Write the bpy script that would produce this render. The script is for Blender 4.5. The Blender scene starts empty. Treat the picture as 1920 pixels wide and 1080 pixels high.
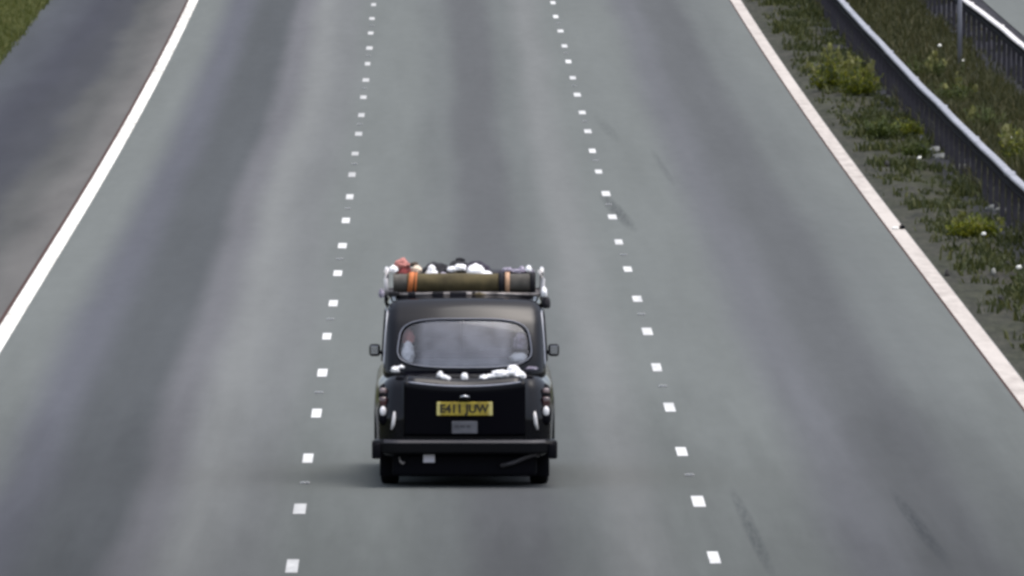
import bpy, bmesh, math, random
import numpy as np
from mathutils import Vector, Matrix, noise as mnoise
from mathutils.bvhtree import BVHTree

# ------------------------------------------------------------------ camera, sky, sun, exposure
SC = bpy.context.scene
COL = SC.collection
CAM_H = 8.05
F_PX = 30000.0                       # telephoto from the overbridge (pixels at 1920 wide)
cam_d = bpy.data.cameras.new("camera"); cam = bpy.data.objects.new("camera", cam_d); COL.objects.link(cam)
cam.location = (0, 0, CAM_H)
cam.rotation_euler = (math.radians(90) - 1230.0 / F_PX, 0, -140.0 / F_PX)
cam_d.sensor_width = 36.0; cam_d.lens = F_PX / 1920.0 * 36.0
cam_d.clip_start = 1.0; cam_d.clip_end = 9000.0
SC.camera = cam

SUN_EL, SUN_AZ = math.radians(76), math.radians(100)     # high soft light under thin cloud
world = bpy.data.worlds.new("World"); SC.world = world; world.use_nodes = True
wn = world.node_tree.nodes; wl = world.node_tree.links
bg = wn["Background"]; bg.inputs[1].default_value = 0.15
sky = wn.new("ShaderNodeTexSky"); sky.sky_type = 'NISHITA'; sky.sun_disc = False
sky.sun_elevation = SUN_EL; sky.sun_rotation = SUN_AZ; sky.dust_density = 4.0; sky.air_density = 1.0; sky.ozone_density = 1.0
hsv = wn.new("ShaderNodeHueSaturation"); hsv.inputs['Saturation'].default_value = 0.6
wl.new(sky.outputs[0], hsv.inputs['Color']); wl.new(hsv.outputs[0], bg.inputs[0])

sun_d = bpy.data.lights.new("sun", 'SUN'); sun_d.energy = 0.5; sun_d.angle = math.radians(40); sun_d.color = (1.0, 0.985, 0.965)
sun = bpy.data.objects.new("sun", sun_d); COL.objects.link(sun)
sdir = Vector((math.sin(SUN_AZ) * math.cos(SUN_EL), math.cos(SUN_AZ) * math.cos(SUN_EL), math.sin(SUN_EL)))
sun.rotation_euler = sdir.to_track_quat('Z', 'Y').to_euler()
sun.location = (30, 100, 60)

SC.view_settings.view_transform = 'Standard'; SC.view_settings.look = 'None'
SC.view_settings.exposure = 1.03; SC.view_settings.gamma = 1.0
SC.cycles.filter_width = 3.1
SC.cycles.max_bounces = 8; SC.cycles.transparent_max_bounces = 12

R = random.Random(7)
NPR = np.random.default_rng(11)

# ------------------------------------------------------------------ road line: gentle rise far off
def zr(D):
    if D < 215: return 0.0
    if D < 600: return 3.5e-5 * (D - 215) ** 2
    return 3.5e-5 * 385 ** 2
def cx(D):
    return 0.0 if D < 215 else -3.2e-6 * (min(D, 600) - 215) ** 2
def P(X, D, z=0.0):
    return Vector((X + cx(D), D, zr(D) + z))
def at(px, py):
    """ground point under a photo pixel (as X, D)"""
    D = CAM_H * F_PX / (py + 690.0)
    for _ in range(6):
        D = (CAM_H - zr(D)) * F_PX / (py + 690.0)
    return (px - 820.0) * D / F_PX - cx(D), D

# ------------------------------------------------------------------ node helpers
class NT:
    def __init__(s, name):
        s.m = bpy.data.materials.new(name); s.m.use_nodes = True
        s.n = s.m.node_tree.nodes; s.l = s.m.node_tree.links
        s.b = s.n["Principled BSDF"]; s.out = s.n["Material Output"]
    def new(s, t, **kw):
        nd = s.n.new(t)
        for k, v in kw.items(): setattr(nd, k, v)
        return nd
    def link(s, a, b): s.l.new(a, b)
    def put(s, sock, v):
        if hasattr(v, 'is_output'): s.l.new(v, sock)
        else: sock.default_value = v
    def math(s, op, a, b=0.0, c=None, clamp=False):
        nd = s.new("ShaderNodeMath", operation=op); nd.use_clamp = clamp
        s.put(nd.inputs[0], a); s.put(nd.inputs[1], b)
        if c is not None: s.put(nd.inputs[2], c)
        return nd.outputs[0]
    def mix(s, f, a, b, mode='MIX'):
        nd = s.new("ShaderNodeMix", data_type='RGBA', blend_type=mode)
        s.put(nd.inputs[0], f); s.put(nd.inputs[6], a); s.put(nd.inputs[7], b)
        return nd.outputs[2]
    def noise(s, vec, scale, detail=4.0, rough=0.55):
        nd = s.new("ShaderNodeTexNoise"); s.link(vec, nd.inputs['Vector'])
        nd.inputs['Scale'].default_value = scale; nd.inputs['Detail'].default_value = detail
        nd.inputs['Roughness'].default_value = rough
        return nd.outputs[0]
    def scaled(s, vec, sc):
        nd = s.new("ShaderNodeMapping"); s.link(vec, nd.inputs[0]); nd.inputs['Scale'].default_value = sc
        return nd.outputs[0]
    def ramp(s, fac, stops, interp='LINEAR'):
        nd = s.new("ShaderNodeValToRGB"); s.put(nd.inputs[0], fac)
        cr = nd.color_ramp; cr.interpolation = interp
        while len(cr.elements) > 1: cr.elements.remove(cr.elements[-1])
        cr.elements[0].position = stops[0][0]; cr.elements[0].color = c4(stops[0][1])
        for p, c in stops[1:]:
            e = cr.elements.new(p); e.color = c4(c)
        return nd.outputs[0]
    def obj(s):
        return s.new("ShaderNodeTexCoord").outputs['Object']

def c4(c):
    if not hasattr(c, '__len__'): return (c, c, c, 1)
    return (c[0], c[1], c[2], 1)

def simple(name, col, rough=0.5, metal=0.0, coat=0.0, vary=0.0, vscale=8.0, spec=0.5, vcol=None):
    t = NT(name)
    t.b.inputs['Base Color'].default_value = c4(col); t.b.inputs['Roughness'].default_value = rough
    t.b.inputs['Metallic'].default_value = metal; t.b.inputs['Coat Weight'].default_value = coat
    t.b.inputs['Coat Roughness'].default_value = 0.04
    t.b.inputs['Specular IOR Level'].default_value = spec
    if vary > 0:
        n = t.noise(t.obj(), vscale, 5.0)
        f = t.ramp(n, [(0.35, 0.0), (0.65, 1.0)])
        dark = vcol if vcol is not None else tuple(x * (1 - vary) for x in c4(col)[:3])
        t.link(t.mix(f, c4(dark), c4(col)), t.b.inputs['Base Color'])
    return t.m

# ------------------------------------------------------------------ ground and road materials
def road_material():
    t = NT("road_asphalt")
    co = t.obj()
    sep = t.new("ShaderNodeSeparateXYZ"); t.link(co, sep.inputs[0]); X, Y = sep.outputs[0], sep.outputs[1]
    wob = t.noise(t.scaled(co, (0.25, 0.03, 1)), 1.0, 3.0)
    Xw = t.math('ADD', X, t.math('MULTIPLY', t.math('SUBTRACT', wob, 0.5), 0.5))
    u = t.math('DIVIDE', t.math('ADD', Xw, 6.0), 13.0)
    def s(x): return (x + 6.0) / 13.0
    A = (0.127, 0.1365, 0.1315); B = (0.144, 0.150, 0.147); T1 = (0.073, 0.0785, 0.082); T2 = (0.090, 0.094, 0.0965); T3 = (0.089, 0.0935, 0.096)
    N = (0.112, 0.120, 0.118)
    base = t.ramp(u, [(s(-5.6), A), (s(-4.5), A), (s(-3.95), (0.09, 0.094, 0.106)), (s(-3.45), T1), (s(-3.0), T1), (s(-2.65), (0.115, 0.117, 0.123)),
                      (s(-2.2), (0.151, 0.157, 0.154)), (s(-1.7), (0.130, 0.136, 0.135)), (s(-1.2), A), (s(-0.5), A), (s(0.05), N), (s(0.45), T2), (s(0.85), T2),
                      (s(1.25), N), (s(1.75), B), (s(2.3), A), (s(3.2), A), (s(3.8), (0.106, 0.110, 0.116)), (s(4.35), T3), (s(4.7), T3), (s(5.2), N), (s(5.9), A)], 'EASE')
    n1 = t.noise(t.scaled(co, (1.4, 0.035, 1)), 1.0, 5.0, 0.6)
    n2 = t.noise(t.scaled(co, (5.0, 0.5, 1)), 1.0, 5.0, 0.65)
    n3 = t.noise(co, 22.0, 4.0, 0.7)
    k = t.math('ADD', t.math('MULTIPLY', n1, 0.30), t.math('MULTIPLY', n2, 0.16))
    k = t.math('ADD', k, t.math('MULTIPLY', n3, 0.12))
    k = t.math('ADD', k, 0.70)
    comb = t.new("ShaderNodeCombineColor")
    for i in range(3): t.link(k, comb.inputs[i])
    col = t.mix(1.0, base, comb.outputs[0], 'MULTIPLY')
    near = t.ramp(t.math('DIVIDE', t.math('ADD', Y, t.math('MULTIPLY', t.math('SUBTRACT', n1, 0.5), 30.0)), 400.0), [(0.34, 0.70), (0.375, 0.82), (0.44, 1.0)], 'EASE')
    col = t.mix(1.0, col, near, 'MULTIPLY')                       # surface darkened towards the camera
    # skid and spill marks  (x0, y0, slope dx/dy, half width, half length, strength)
    streak = t.ramp(t.noise(t.scaled(co, (26.0, 0.9, 1)), 1.0, 5.0, 0.7), [(0.36, 0.25), (0.60, 1.25)])
    marks = [(2.50, 222.0, -0.020, 0.13, 8.0, 0.50), (2.74, 257.0, -0.018, 0.13, 7.0, 0.20), (3.38, 240.0, -0.008, 0.07, 9.0, 0.22),
             (2.815, 143.0, -0.0065, 0.075, 8.0, 0.42), (4.34, 143.5, -0.012, 0.085, 7.0, 0.50)]
    for x0, y0, sl, hx, hy, st in marks:
        dy = t.math('SUBTRACT', Y, y0)
        dx = t.math('SUBTRACT', t.math('SUBTRACT', X, x0), t.math('MULTIPLY', dy, sl))
        a = t.math('DIVIDE', dx, hx); b = t.math('DIVIDE', dy, hy)
        r = t.math('ADD', t.math('MULTIPLY', a, a), t.math('MULTIPLY', b, b))
        m = t.math('MULTIPLY', t.math('SUBTRACT', 1.0, r, clamp=True), st)
        m = t.math('MULTIPLY', m, streak)
        col = t.mix(m, col, c4((0.032, 0.036, 0.040)))
    t.link(col, t.b.inputs['Base Color'])
    t.b.inputs['Roughness'].default_value = 0.95; t.b.inputs['Specular IOR Level'].default_value = 0.0
    return t.m

def shoulder_material():
    t = NT("shoulder_asphalt"); co = t.obj()
    sep = t.new("ShaderNodeSeparateXYZ"); t.link(co, sep.inputs[0])
    wob = t.noise(t.scaled(co, (0.5, 0.05, 1)), 1.0, 3.0)
    Xw = t.math('ADD', sep.outputs[0], t.math('MULTIPLY', t.math('SUBTRACT', wob, 0.5), 0.8))
    u = t.math('DIVIDE', t.math('ADD', Xw, 9.0), 4.0)
    def s(x): return (x + 9.0) / 4.0
    base = t.ramp(u, [(s(-8.2), (0.050, 0.055, 0.058)), (s(-7.6), (0.044, 0.047, 0.054)), (s(-6.9), (0.031, 0.032, 0.040)), (s(-6.3), (0.034, 0.035, 0.040)),
                      (s(-5.8), (0.060, 0.060, 0.057)), (s(-5.2), (0.098, 0.094, 0.088))], 'EASE')
    n1 = t.noise(t.scaled(co, (1.4, 0.08, 1)), 1.0, 5.0, 0.6); n2 = t.noise(co, 9.0, 5.0, 0.7)
    k = t.math('ADD', t.math('ADD', t.math('MULTIPLY', n1, 0.7), t.math('MULTIPLY', n2, 0.25)), 0.52)
    comb = t.new("ShaderNodeCombineColor")
    for i in range(3): t.link(k, comb.inputs[i])
    t.link(t.mix(1.0, base, comb.outputs[0], 'MULTIPLY'), t.b.inputs['Base Color'])
    t.b.inputs['Roughness'].default_value = 0.93; t.b.inputs['Specular IOR Level'].default_value = 0.12
    return t.m

def paint_material(name, col, worn, amount):
    t = NT(name); co = t.obj()
    n = t.noise(t.scaled(co, (6.0, 0.8, 1)), 1.0, 6.0, 0.7)
    f = t.ramp(n, [(0.50 - amount, 1.0), (0.62, 0.0)])
    n2 = t.noise(t.scaled(co, (0.4, 0.06, 1)), 1.0, 2.0)
    f2 = t.math('MULTIPLY', f, t.ramp(n2, [(0.35, 0.15), (0.65, 1.0)]))
    t.link(t.mix(f2, c4(col), c4(worn)), t.b.inputs['Base Color'])
    t.b.inputs['Roughness'].default_value = 0.75; t.b.inputs['Specular IOR Level'].default_value = 0.2
    return t.m

def soil_material():
    t = NT("verge_soil"); co = t.obj()
    sep = t.new("ShaderNodeSeparateXYZ"); t.link(co, sep.inputs[0])
    n1 = t.noise(t.scaled(co, (1.0, 0.22, 1)), 0.9, 6.0, 0.65)
    n2 = t.ramp(t.noise(t.scaled(co, (3.0, 0.35, 1)), 2.2, 6.0, 0.75), [(0.33, 0.0), (0.68, 1.0)])
    grit = t.mix(n2, c4((0.010, 0.0095, 0.008)), c4((0.058, 0.050, 0.038)))
    moss = t.mix(n2, c4((0.012, 0.014, 0.005)), c4((0.044, 0.046, 0.016)))
    f = t.ramp(n1, [(0.40, 0.0), (0.62, 1.0)])
    col = t.mix(f, grit, moss)
    # bare grit beside the lane edge, dark grey strip by the far barrier
    edge = t.ramp(t.math('DIVIDE', t.math('SUBTRACT', sep.outputs[0], 6.2), 5.2), [(0.0, 1.0), (0.10, 0.75), (0.24, 0.0)], 'EASE')
    col = t.mix(t.math('MULTIPLY', edge, 0.75), col, t.mix(n2, c4((0.018, 0.019, 0.014)), c4((0.062, 0.062, 0.048))))
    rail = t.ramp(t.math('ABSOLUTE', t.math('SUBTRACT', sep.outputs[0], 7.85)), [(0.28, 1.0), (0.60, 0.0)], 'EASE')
    col = t.mix(t.math('MULTIPLY', rail, 0.9), col, t.mix(n2, c4((0.015, 0.015, 0.018)), c4((0.036, 0.034, 0.038))))   # darker strip under the rail
    far = t.ramp(t.math('DIVIDE', t.math('SUBTRACT', sep.outputs[0], 6.2), 5.2), [(0.60, 0.0), (0.70, 1.0)], 'EASE')
    col = t.mix(t.math('MULTIPLY', far, 0.85), col, t.mix(n2, c4((0.016, 0.016, 0.022)), c4((0.036, 0.034, 0.043))))
    t.link(col, t.b.inputs['Base Color']); t.b.inputs['Roughness'].default_value = 0.95; t.b.inputs['Specular IOR Level'].default_value = 0.1
    return t.m

def grass_ground_material():
    t = NT("bank_turf"); co = t.obj()
    n = t.noise(co, 1.3, 6.0, 0.7)
    t.link(t.mix(t.ramp(n, [(0.35, 0), (0.65, 1)]), c4((0.034, 0.040, 0.011)), c4((0.082, 0.088, 0.026))), t.b.inputs['Base Color'])
    t.b.inputs['Roughness'].default_value = 0.95; t.b.inputs['Specular IOR Level'].default_value = 0.1
    return t.m

def leaf_material(name, a, b, c):
    t = NT(name)
    g = t.new("ShaderNodeNewGeometry")
    col = t.ramp(g.outputs['Random Per Island'], [(0.0, a), (0.5, b), (1.0, c)])
    t.link(col, t.b.inputs['Base Color']); t.b.inputs['Roughness'].default_value = 0.6; t.b.inputs['Specular IOR Level'].default_value = 0.25
    tr = t.new("ShaderNodeBsdfTranslucent"); t.link(col, tr.inputs[0])
    mx = t.new("ShaderNodeMixShader"); mx.inputs[0].default_value = 0.3
    t.link(t.b.outputs[0], mx.inputs[1]); t.link(tr.outputs[0], mx.inputs[2]); t.link(mx.outputs[0], t.out.inputs[0])
    return t.m

def glass_material(name, tint=(0.95, 0.97, 1.0), dust=0.25):
    t = NT(name)
    t.n.remove(t.b)
    tr = t.new("ShaderNodeBsdfTransparent"); tr.inputs[0].default_value = c4(tint)
    gl = t.new("ShaderNodeBsdfGlossy"); gl.inputs['Roughness'].default_value = 0.03
    df = t.new("ShaderNodeBsdfDiffuse"); df.inputs[0].default_value = c4((0.36, 0.375, 0.44))
    fr = t.new("ShaderNodeFresnel"); fr.inputs[0].default_value = 1.5
    n = t.noise(t.obj(), 5.0, 4.0)
    m0 = t.new("ShaderNodeMixShader"); sepg = t.new("ShaderNodeSeparateXYZ"); t.link(t.obj(), sepg.inputs[0])
    mid = t.ramp(t.math('ABSOLUTE', sepg.outputs[0]), [(0.36, 1.0), (0.48, 0.25)], 'EASE')
    t.link(t.math('MULTIPLY', t.math('MULTIPLY', n, dust * 2.0), mid), m0.inputs[0])
    t.link(tr.outputs[0], m0.inputs[1]); t.link(df.outputs[0], m0.inputs[2])
    m1 = t.new("ShaderNodeMixShader"); t.link(t.math('MULTIPLY', fr.outputs[0], 1.3, clamp=True), m1.inputs[0])
    t.link(m0.outputs[0], m1.inputs[1]); t.link(gl.outputs[0], m1.inputs[2]); t.link(m1.outputs[0], t.out.inputs[0])
    return t.m

M = {}
M['road'] = road_material(); M['shoulder'] = shoulder_material(); M['soil'] = soil_material(); M['turf'] = grass_ground_material()
M['white_line'] = paint_material("white_line_paint", (0.74, 0.725, 0.66), (0.36, 0.34, 0.30), 0.13)
M['dirty_line'] = paint_material("dirty_line_paint", (0.47, 0.425, 0.38), (0.31, 0.272, 0.24), 0.15)
M['dash'] = paint_material("lane_dash_paint", (0.60, 0.60, 0.58), (0.24, 0.24, 0.24), 0.16)
def worn_dash_material():
    t = NT("worn_lane_dash_paint"); co = t.obj()
    sep = t.new("ShaderNodeSeparateXYZ"); t.link(co, sep.inputs[0])
    Y = t.math('ADD', sep.outputs[1], t.math('MULTIPLY', t.math('SUBTRACT', t.noise(t.scaled(co, (0, 0.11, 0)), 1.0, 1.0), 0.5), 26.0))
    w = t.ramp(t.math('DIVIDE', Y, 400.0), [(0.36, 0.55), (0.42, 0.05), (0.54, 0.08), (0.60, 0.62), (0.72, 0.45), (0.84, 0.5)], 'EASE')
    n = t.noise(t.scaled(co, (7.0, 1.2, 1)), 1.0, 6.0, 0.7)
    w = t.math('ADD', w, t.math('MULTIPLY', t.math('SUBTRACT', n, 0.5), 0.9), clamp=True)
    t.link(t.mix(w, c4((0.62, 0.62, 0.60)), c4((0.18, 0.18, 0.18))), t.b.inputs['Base Color'])
    t.b.inputs['Roughness'].default_value = 0.8; t.b.inputs['Specular IOR Level'].default_value = 0.1
    return t.m
M['dash_worn'] = worn_dash_material()
M['halo'] = simple("dark_halo", (0.050, 0.024, 0.019), 0.9, spec=0.1)  # dark fringe added beside the edge lines, imitates a sharpening halo
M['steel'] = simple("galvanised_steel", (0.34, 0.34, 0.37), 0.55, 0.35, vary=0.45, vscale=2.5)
M['bright_steel'] = simple("bright_galvanised_steel", (0.76, 0.71, 0.67), 0.5, 0.1, vary=0.35, vscale=1.2)
M['beam_shade'] = simple('shade_black_steel', (0.004, 0.004, 0.006), 0.85, 0.0, vary=0.4, vscale=3, spec=0.05)  # shade on the beam's side, put into the steel colour as near-black
M['dark_steel'] = simple("weathered_dark_steel", (0.062, 0.058, 0.068), 0.85, 0.0, vary=0.4, vscale=3, spec=0.1)
M['grass_dry'] = leaf_material("verge_grass_blades", (0.026, 0.029, 0.010), (0.048, 0.052, 0.015), (0.088, 0.078, 0.032))
M['cover'] = leaf_material('low_verge_growth', (0.026, 0.033, 0.010), (0.046, 0.056, 0.014), (0.082, 0.084, 0.024))
M['grass_bank'] = leaf_material("bank_grass_blades", (0.058, 0.072, 0.014), (0.100, 0.112, 0.026), (0.14, 0.14, 0.045))
M['weed'] = leaf_material("weed_leaves", (0.058, 0.078, 0.007), (0.135, 0.160, 0.010), (0.25, 0.245, 0.022))
M['weed_dark'] = leaf_material("dark_weed_leaves", (0.028, 0.042, 0.009), (0.055, 0.076, 0.013), (0.085, 0.105, 0.020))
M['weed_top'] = leaf_material("yellow_seed_heads", (0.12, 0.13, 0.03), (0.17, 0.17, 0.05), (0.26, 0.25, 0.12))
M['petal'] = simple("white_petals", (0.8, 0.79, 0.74), 0.7)
M['stem'] = simple("green_stem", (0.06, 0.08, 0.02), 0.7)
M['stone'] = simple("pale_stone", (0.20, 0.20, 0.18), 0.9, vary=0.5, vscale=6)
M['clod'] = simple("dark_clod", (0.02, 0.018, 0.016), 0.95, vary=0.4, vscale=9)
M['paint'] = simple("black_car_paint", (0.0025, 0.0026, 0.0045), 0.15, 0.0, spec=0.25)
M['lid_paint'] = simple("black_lid_paint", (0.0012, 0.0012, 0.003), 0.18, 0.0, spec=0.12)
M['rubber'] = simple("black_rubber", (0.003, 0.003, 0.005), 0.8, spec=0.1)
M['tyre'] = simple("tyre_rubber", (0.004, 0.004, 0.005), 0.9, spec=0.1)
M['bumper'] = simple("dark_bumper_metal", (0.002, 0.002, 0.003), 0.4, 0.0, spec=0.12)
M['bumper_lit_edge'] = simple('lit_edge_grey', (0.022, 0.022, 0.028), 0.45, 0.1, spec=0.3)
M['chrome'] = simple("bright_trim_metal", (0.55, 0.56, 0.60), 0.22, 1.0)
M['gutter'] = simple("dull_gutter_metal", (0.30, 0.31, 0.34), 0.35, 0.9)
M['window_trim'] = simple('dull_window_trim', (0.22, 0.23, 0.27), 0.4, 0.4)
M['rim'] = simple("wheel_steel", (0.25, 0.25, 0.26), 0.4, 0.8)
M['glass'] = glass_material("window_glass")
M['interior'] = simple("dark_cabin_trim", (0.02, 0.02, 0.023), 0.85, spec=0.2)
M['seat'] = simple("seat_vinyl", (0.05, 0.052, 0.06), 0.6)
M['amber'] = simple("pale_amber_lens", (0.15, 0.10, 0.10), 0.2, coat=1.0)
M['red_lens'] = simple("red_lens", (0.045, 0.012, 0.014), 0.15, coat=1.0)
M['clear_lens'] = simple("clear_lens", (0.80, 0.78, 0.78), 0.15, coat=1.0)
M['yellow'] = simple("yellow_plate", (0.23, 0.185, 0.045), 0.5, vary=0.45, vscale=14)
def plate_mat():
    t = NT('worn_yellow_plate'); co = t.obj(); sep = t.new("ShaderNodeSeparateXYZ"); t.link(co, sep.inputs[0])
    n = t.ramp(t.noise(t.scaled(co, (1, 1, 1.6)), 13.0, 4.0), [(0.35, 0.0), (0.65, 1.0)])
    c = t.mix(n, c4((0.24, 0.175, 0.018)), c4((0.44, 0.34, 0.03)))
    e = t.ramp(t.math('ABSOLUTE', sep.outputs[0]), [(0.215, 0.0), (0.245, 1.0)])
    c = t.mix(t.math('MULTIPLY', e, 0.8), c, c4((0.62, 0.55, 0.22)))
    t.link(c, t.b.inputs['Base Color']); t.b.inputs['Roughness'].default_value = 0.5
    return t.m
M['yellow'] = plate_mat()
M['black_ink'] = simple("black_lettering", (0.012, 0.010, 0.004), 0.5)
M['grey_plate'] = simple("grey_plate", (0.105, 0.105, 0.12), 0.5, vary=0.3, vscale=14)
M['grey_ink'] = simple("grey_print", (0.035, 0.035, 0.042), 0.6)
M['white_tag'] = simple("white_tag", (0.62, 0.60, 0.66), 0.5)
M['white_cloth'] = simple("white_cloth", (0.88, 0.87, 0.87), 0.85, vary=0.08, vscale=9)
M['lilac_cloth'] = simple("lilac_cloth", (0.42, 0.39, 0.46), 0.85, vary=0.5, vscale=12, vcol=(0.08, 0.06, 0.10))
M['red_cloth'] = simple("red_cloth", (0.26, 0.045, 0.045), 0.85, vary=0.75, vscale=9)
M['pink_cloth'] = simple("pink_cloth", (0.50, 0.20, 0.17), 0.85, vary=0.3, vscale=9)
M['cream_cloth'] = simple("cream_cloth", (0.75, 0.62, 0.48), 0.85, vary=0.2, vscale=9)
M['brown_cloth'] = simple("brown_cloth", (0.06, 0.04, 0.025), 0.9)
M['black_cloth'] = simple("black_cloth", (0.008, 0.007, 0.011), 0.9, vary=0.5, vscale=8)
M['purple_cloth'] = simple("dark_purple_cloth", (0.022, 0.014, 0.032), 0.85, vary=0.5, vscale=8)
M['olive'] = simple("olive_canvas", (0.098, 0.076, 0.032), 0.9, vary=0.45, vscale=7)
M['olive_grey'] = simple("grey_canvas", (0.11, 0.10, 0.085), 0.9, vary=0.4, vscale=9)
M['orange'] = simple("orange_strap", (0.64, 0.185, 0.05), 0.7, vary=0.3, vscale=15)
M['peach'] = simple("peach_strap", (0.60, 0.36, 0.22), 0.7, vary=0.3, vscale=15)
M['dull_metal'] = simple("dull_rack_metal", (0.34, 0.31, 0.30), 0.45, 0.5, vary=0.75, vscale=9)
M['white_tube'] = simple("white_rack_tube", (0.74, 0.71, 0.70), 0.4, vary=0.2, vscale=9)
M['exhaust'] = simple("rusty_exhaust", (0.06, 0.055, 0.06), 0.5, 0.4)

# ------------------------------------------------------------------ object helpers
def link(name, me, mat, parent=None, smooth=False):
    if mat is not None:
        if isinstance(mat, (list, tuple)):
            for m in mat: me.materials.append(m)
        else: me.materials.append(mat)
    if smooth:
        me.polygons.foreach_set('use_smooth', [True] * len(me.polygons))
    o = bpy.data.objects.new(name, me); COL.objects.link(o)
    if parent: o.parent = parent
    return o
def build(name, bm, mat, parent=None, smooth=False, recalc=True):
    if recalc: bmesh.ops.recalc_face_normals(bm, faces=bm.faces[:])
    me = bpy.data.meshes.new(name); bm.to_mesh(me); bm.free()
    return link(name, me, mat, parent, smooth)
def tag(o, label=None, cat=None, group=None, kind=None):
    if label: o['label'] = label
    if cat: o['category'] = cat
    if group: o['group'] = group
    if kind: o['kind'] = kind
    return o
def empty(name, loc, rz=0.0):
    o = bpy.data.objects.new(name, None); COL.objects.link(o); o.location = loc; o.rotation_euler = (0, 0, rz)
    o.empty_display_size = 0.3
    return o
def box(bm, c, s, bev=0.0, rot=None):
    r = bmesh.ops.create_cube(bm, size=1.0)
    vs = r['verts']
    bmesh.ops.scale(bm, vec=s, verts=vs)
    if bev > 0:
        es = list({e for v in vs for e in v.link_edges})
        rb = bmesh.ops.bevel(bm, geom=es, offset=bev, segments=2, affect='EDGES', profile=0.5)
        vs = list({v for f in rb['faces'] for v in f.verts} | {v for v in vs if v.is_valid})
    if rot is not None: bmesh.ops.rotate(bm, cent=(0, 0, 0), matrix=rot, verts=vs)
    bmesh.ops.translate(bm, vec=c, verts=vs)
    return vs
def tube(bm, pts, r, seg=10, caps=True, closed=False):
    pts = [Vector(p) for p in pts]; n = len(pts); rings = []
    for i, p in enumerate(pts):
        a = pts[i - 1] if (i > 0 or closed) else pts[i]
        b = pts[(i + 1) % n] if (i < n - 1 or closed) else pts[i]
        t = (b - a).normalized()
        up = Vector((0, 0, 1)) if abs(t.z) < 0.9 else Vector((0, 1, 0))
        s1 = t.cross(up).normalized(); s2 = t.cross(s1).normalized()
        rr = r[i] if hasattr(r, '__len__') else r
        rings.append([bm.verts.new(p + rr * (math.cos(2 * math.pi * k / seg) * s1 + math.sin(2 * math.pi * k / seg) * s2)) for k in range(seg)])
    m = n if closed else n - 1
    for i in range(m):
        A, B = rings[i], rings[(i + 1) % n]
        for k in range(seg):
            bm.faces.new((A[k], A[(k + 1) % seg], B[(k + 1) % seg], B[k]))
    if caps and not closed:
        bm.faces.new(rings[0][::-1]); bm.faces.new(rings[-1])
def extrude_path(bm, prof, frames, closed=True, caps=True):
    """prof: list of (a,b); frames: list of (origin, A, B)"""
    rings = [[bm.verts.new(o + a * A + b * B) for a, b in prof] for o, A, B in frames]
    n = len(prof)
    for i in range(len(rings) - 1):
        for k in range(n if closed else n - 1):
            bm.faces.new((rings[i][k], rings[i][(k + 1) % n], rings[i + 1][(k + 1) % n], rings[i + 1][k]))
    if closed and caps:
        bm.faces.new(rings[0][::-1]); bm.faces.new(rings[-1])
def rounded_grid_box(nx, ny, nz, hx, hy, hz, r):
    """closed rounded box as a dense quad grid, centred"""
    bm = bmesh.new()
    def axis(n, h):
        core = max(h - r, 0.001); k = 5
        arc = [core + r * math.tan(math.pi / 4 * i / k) for i in range(1, k + 1)]
        c = [core * (2 * i / n - 1) for i in range(n + 1)]
        return [-a for a in arc[::-1]] + c + arc
    ax, ay, az = axis(nx, hx), axis(ny, hy), axis(nz, hz)
    vd = {}
    def V(p):
        k = tuple(round(q, 6) for q in p)
        if k not in vd:
            q = Vector((max(-hx + r, min(hx - r, p[0])), max(-hy + r, min(hy - r, p[1])), max(-hz + r, min(hz - r, p[2]))))
            d = Vector(p) - q
            vd[k] = bm.verts.new(q + d.normalized() * r if d.length > 1e-9 else q)
        return vd[k]
    for sgn in (-1, 1):
        for a, b, f in ((ay, az, lambda u, v: (sgn * hx, u, v)), (ax, az, lambda u, v: (u, sgn * hy, v)), (ax, ay, lambda u, v: (u, v, sgn * hz))):
            for i in range(len(a) - 1):
                for j in range(len(b) - 1):
                    q = [V(f(a[i], b[j])), V(f(a[i + 1], b[j])), V(f(a[i + 1], b[j + 1])), V(f(a[i], b[j + 1]))]
                    if len(set(q)) == 4:
                        bm.faces.new(q)
    bmesh.ops.recalc_face_normals(bm, faces=bm.faces[:])
    return bm
def sstep(a, b, x):
    t = max(0.0, min(1.0, (x - a) / (b - a))); return t * t * (3 - 2 * t)
def lump(bm, c, s, seed, amp=0.25, freq=2.2, flat=True, mat=0, sub=4, fold=0.8):
    r = bmesh.ops.create_icosphere(bm, subdivisions=sub, radius=1.0)
    off = Vector((seed * 7.13, seed * 3.7, seed * 1.9))
    for v in r['verts']:
        d = v.co.normalized()
        k = 1 + amp * mnoise.noise(d * freq + off) + amp * fold * (abs(mnoise.noise(d * freq * 2.2 + off)) - 0.3) - 0.10 * fold * (1 - min(1, 4 * abs(mnoise.noise(d * 2.9 + off * 1.3))))
        p = d * k
        if flat and p.z < -0.55: p.z = -0.55 - 0.15 * (p.z + 0.55)
        v.co = Vector((c[0] + p.x * s[0], c[1] + p.y * s[1], c[2] + p.z * s[2]))
    for f in {f for v in r['verts'] for f in v.link_faces}:
        f.material_index = mat; f.smooth = True

# ------------------------------------------------------------------ ground, road, shoulder, lines
DS = [-300, -100, 20] + list(range(60, 200, 10)) + list(range(200, 480, 4)) + [520, 600, 800, 1400, 3000, 6000]
def strip(bm, xs, ds=DS, zf=lambda X, D: 0.0):
    rows = [[bm.verts.new(P(X, D, zf(X, D))) for X in xs] for D in ds]
    for i in range(len(rows) - 1):
        for j in range(len(xs) - 1):
            bm.faces.new((rows[i][j], rows[i][j + 1], rows[i + 1][j + 1], rows[i + 1][j]))
def struct(name, bm, mat, smooth=True):
    return tag(build(name, bm, mat, None, smooth, False), kind='structure')

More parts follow.
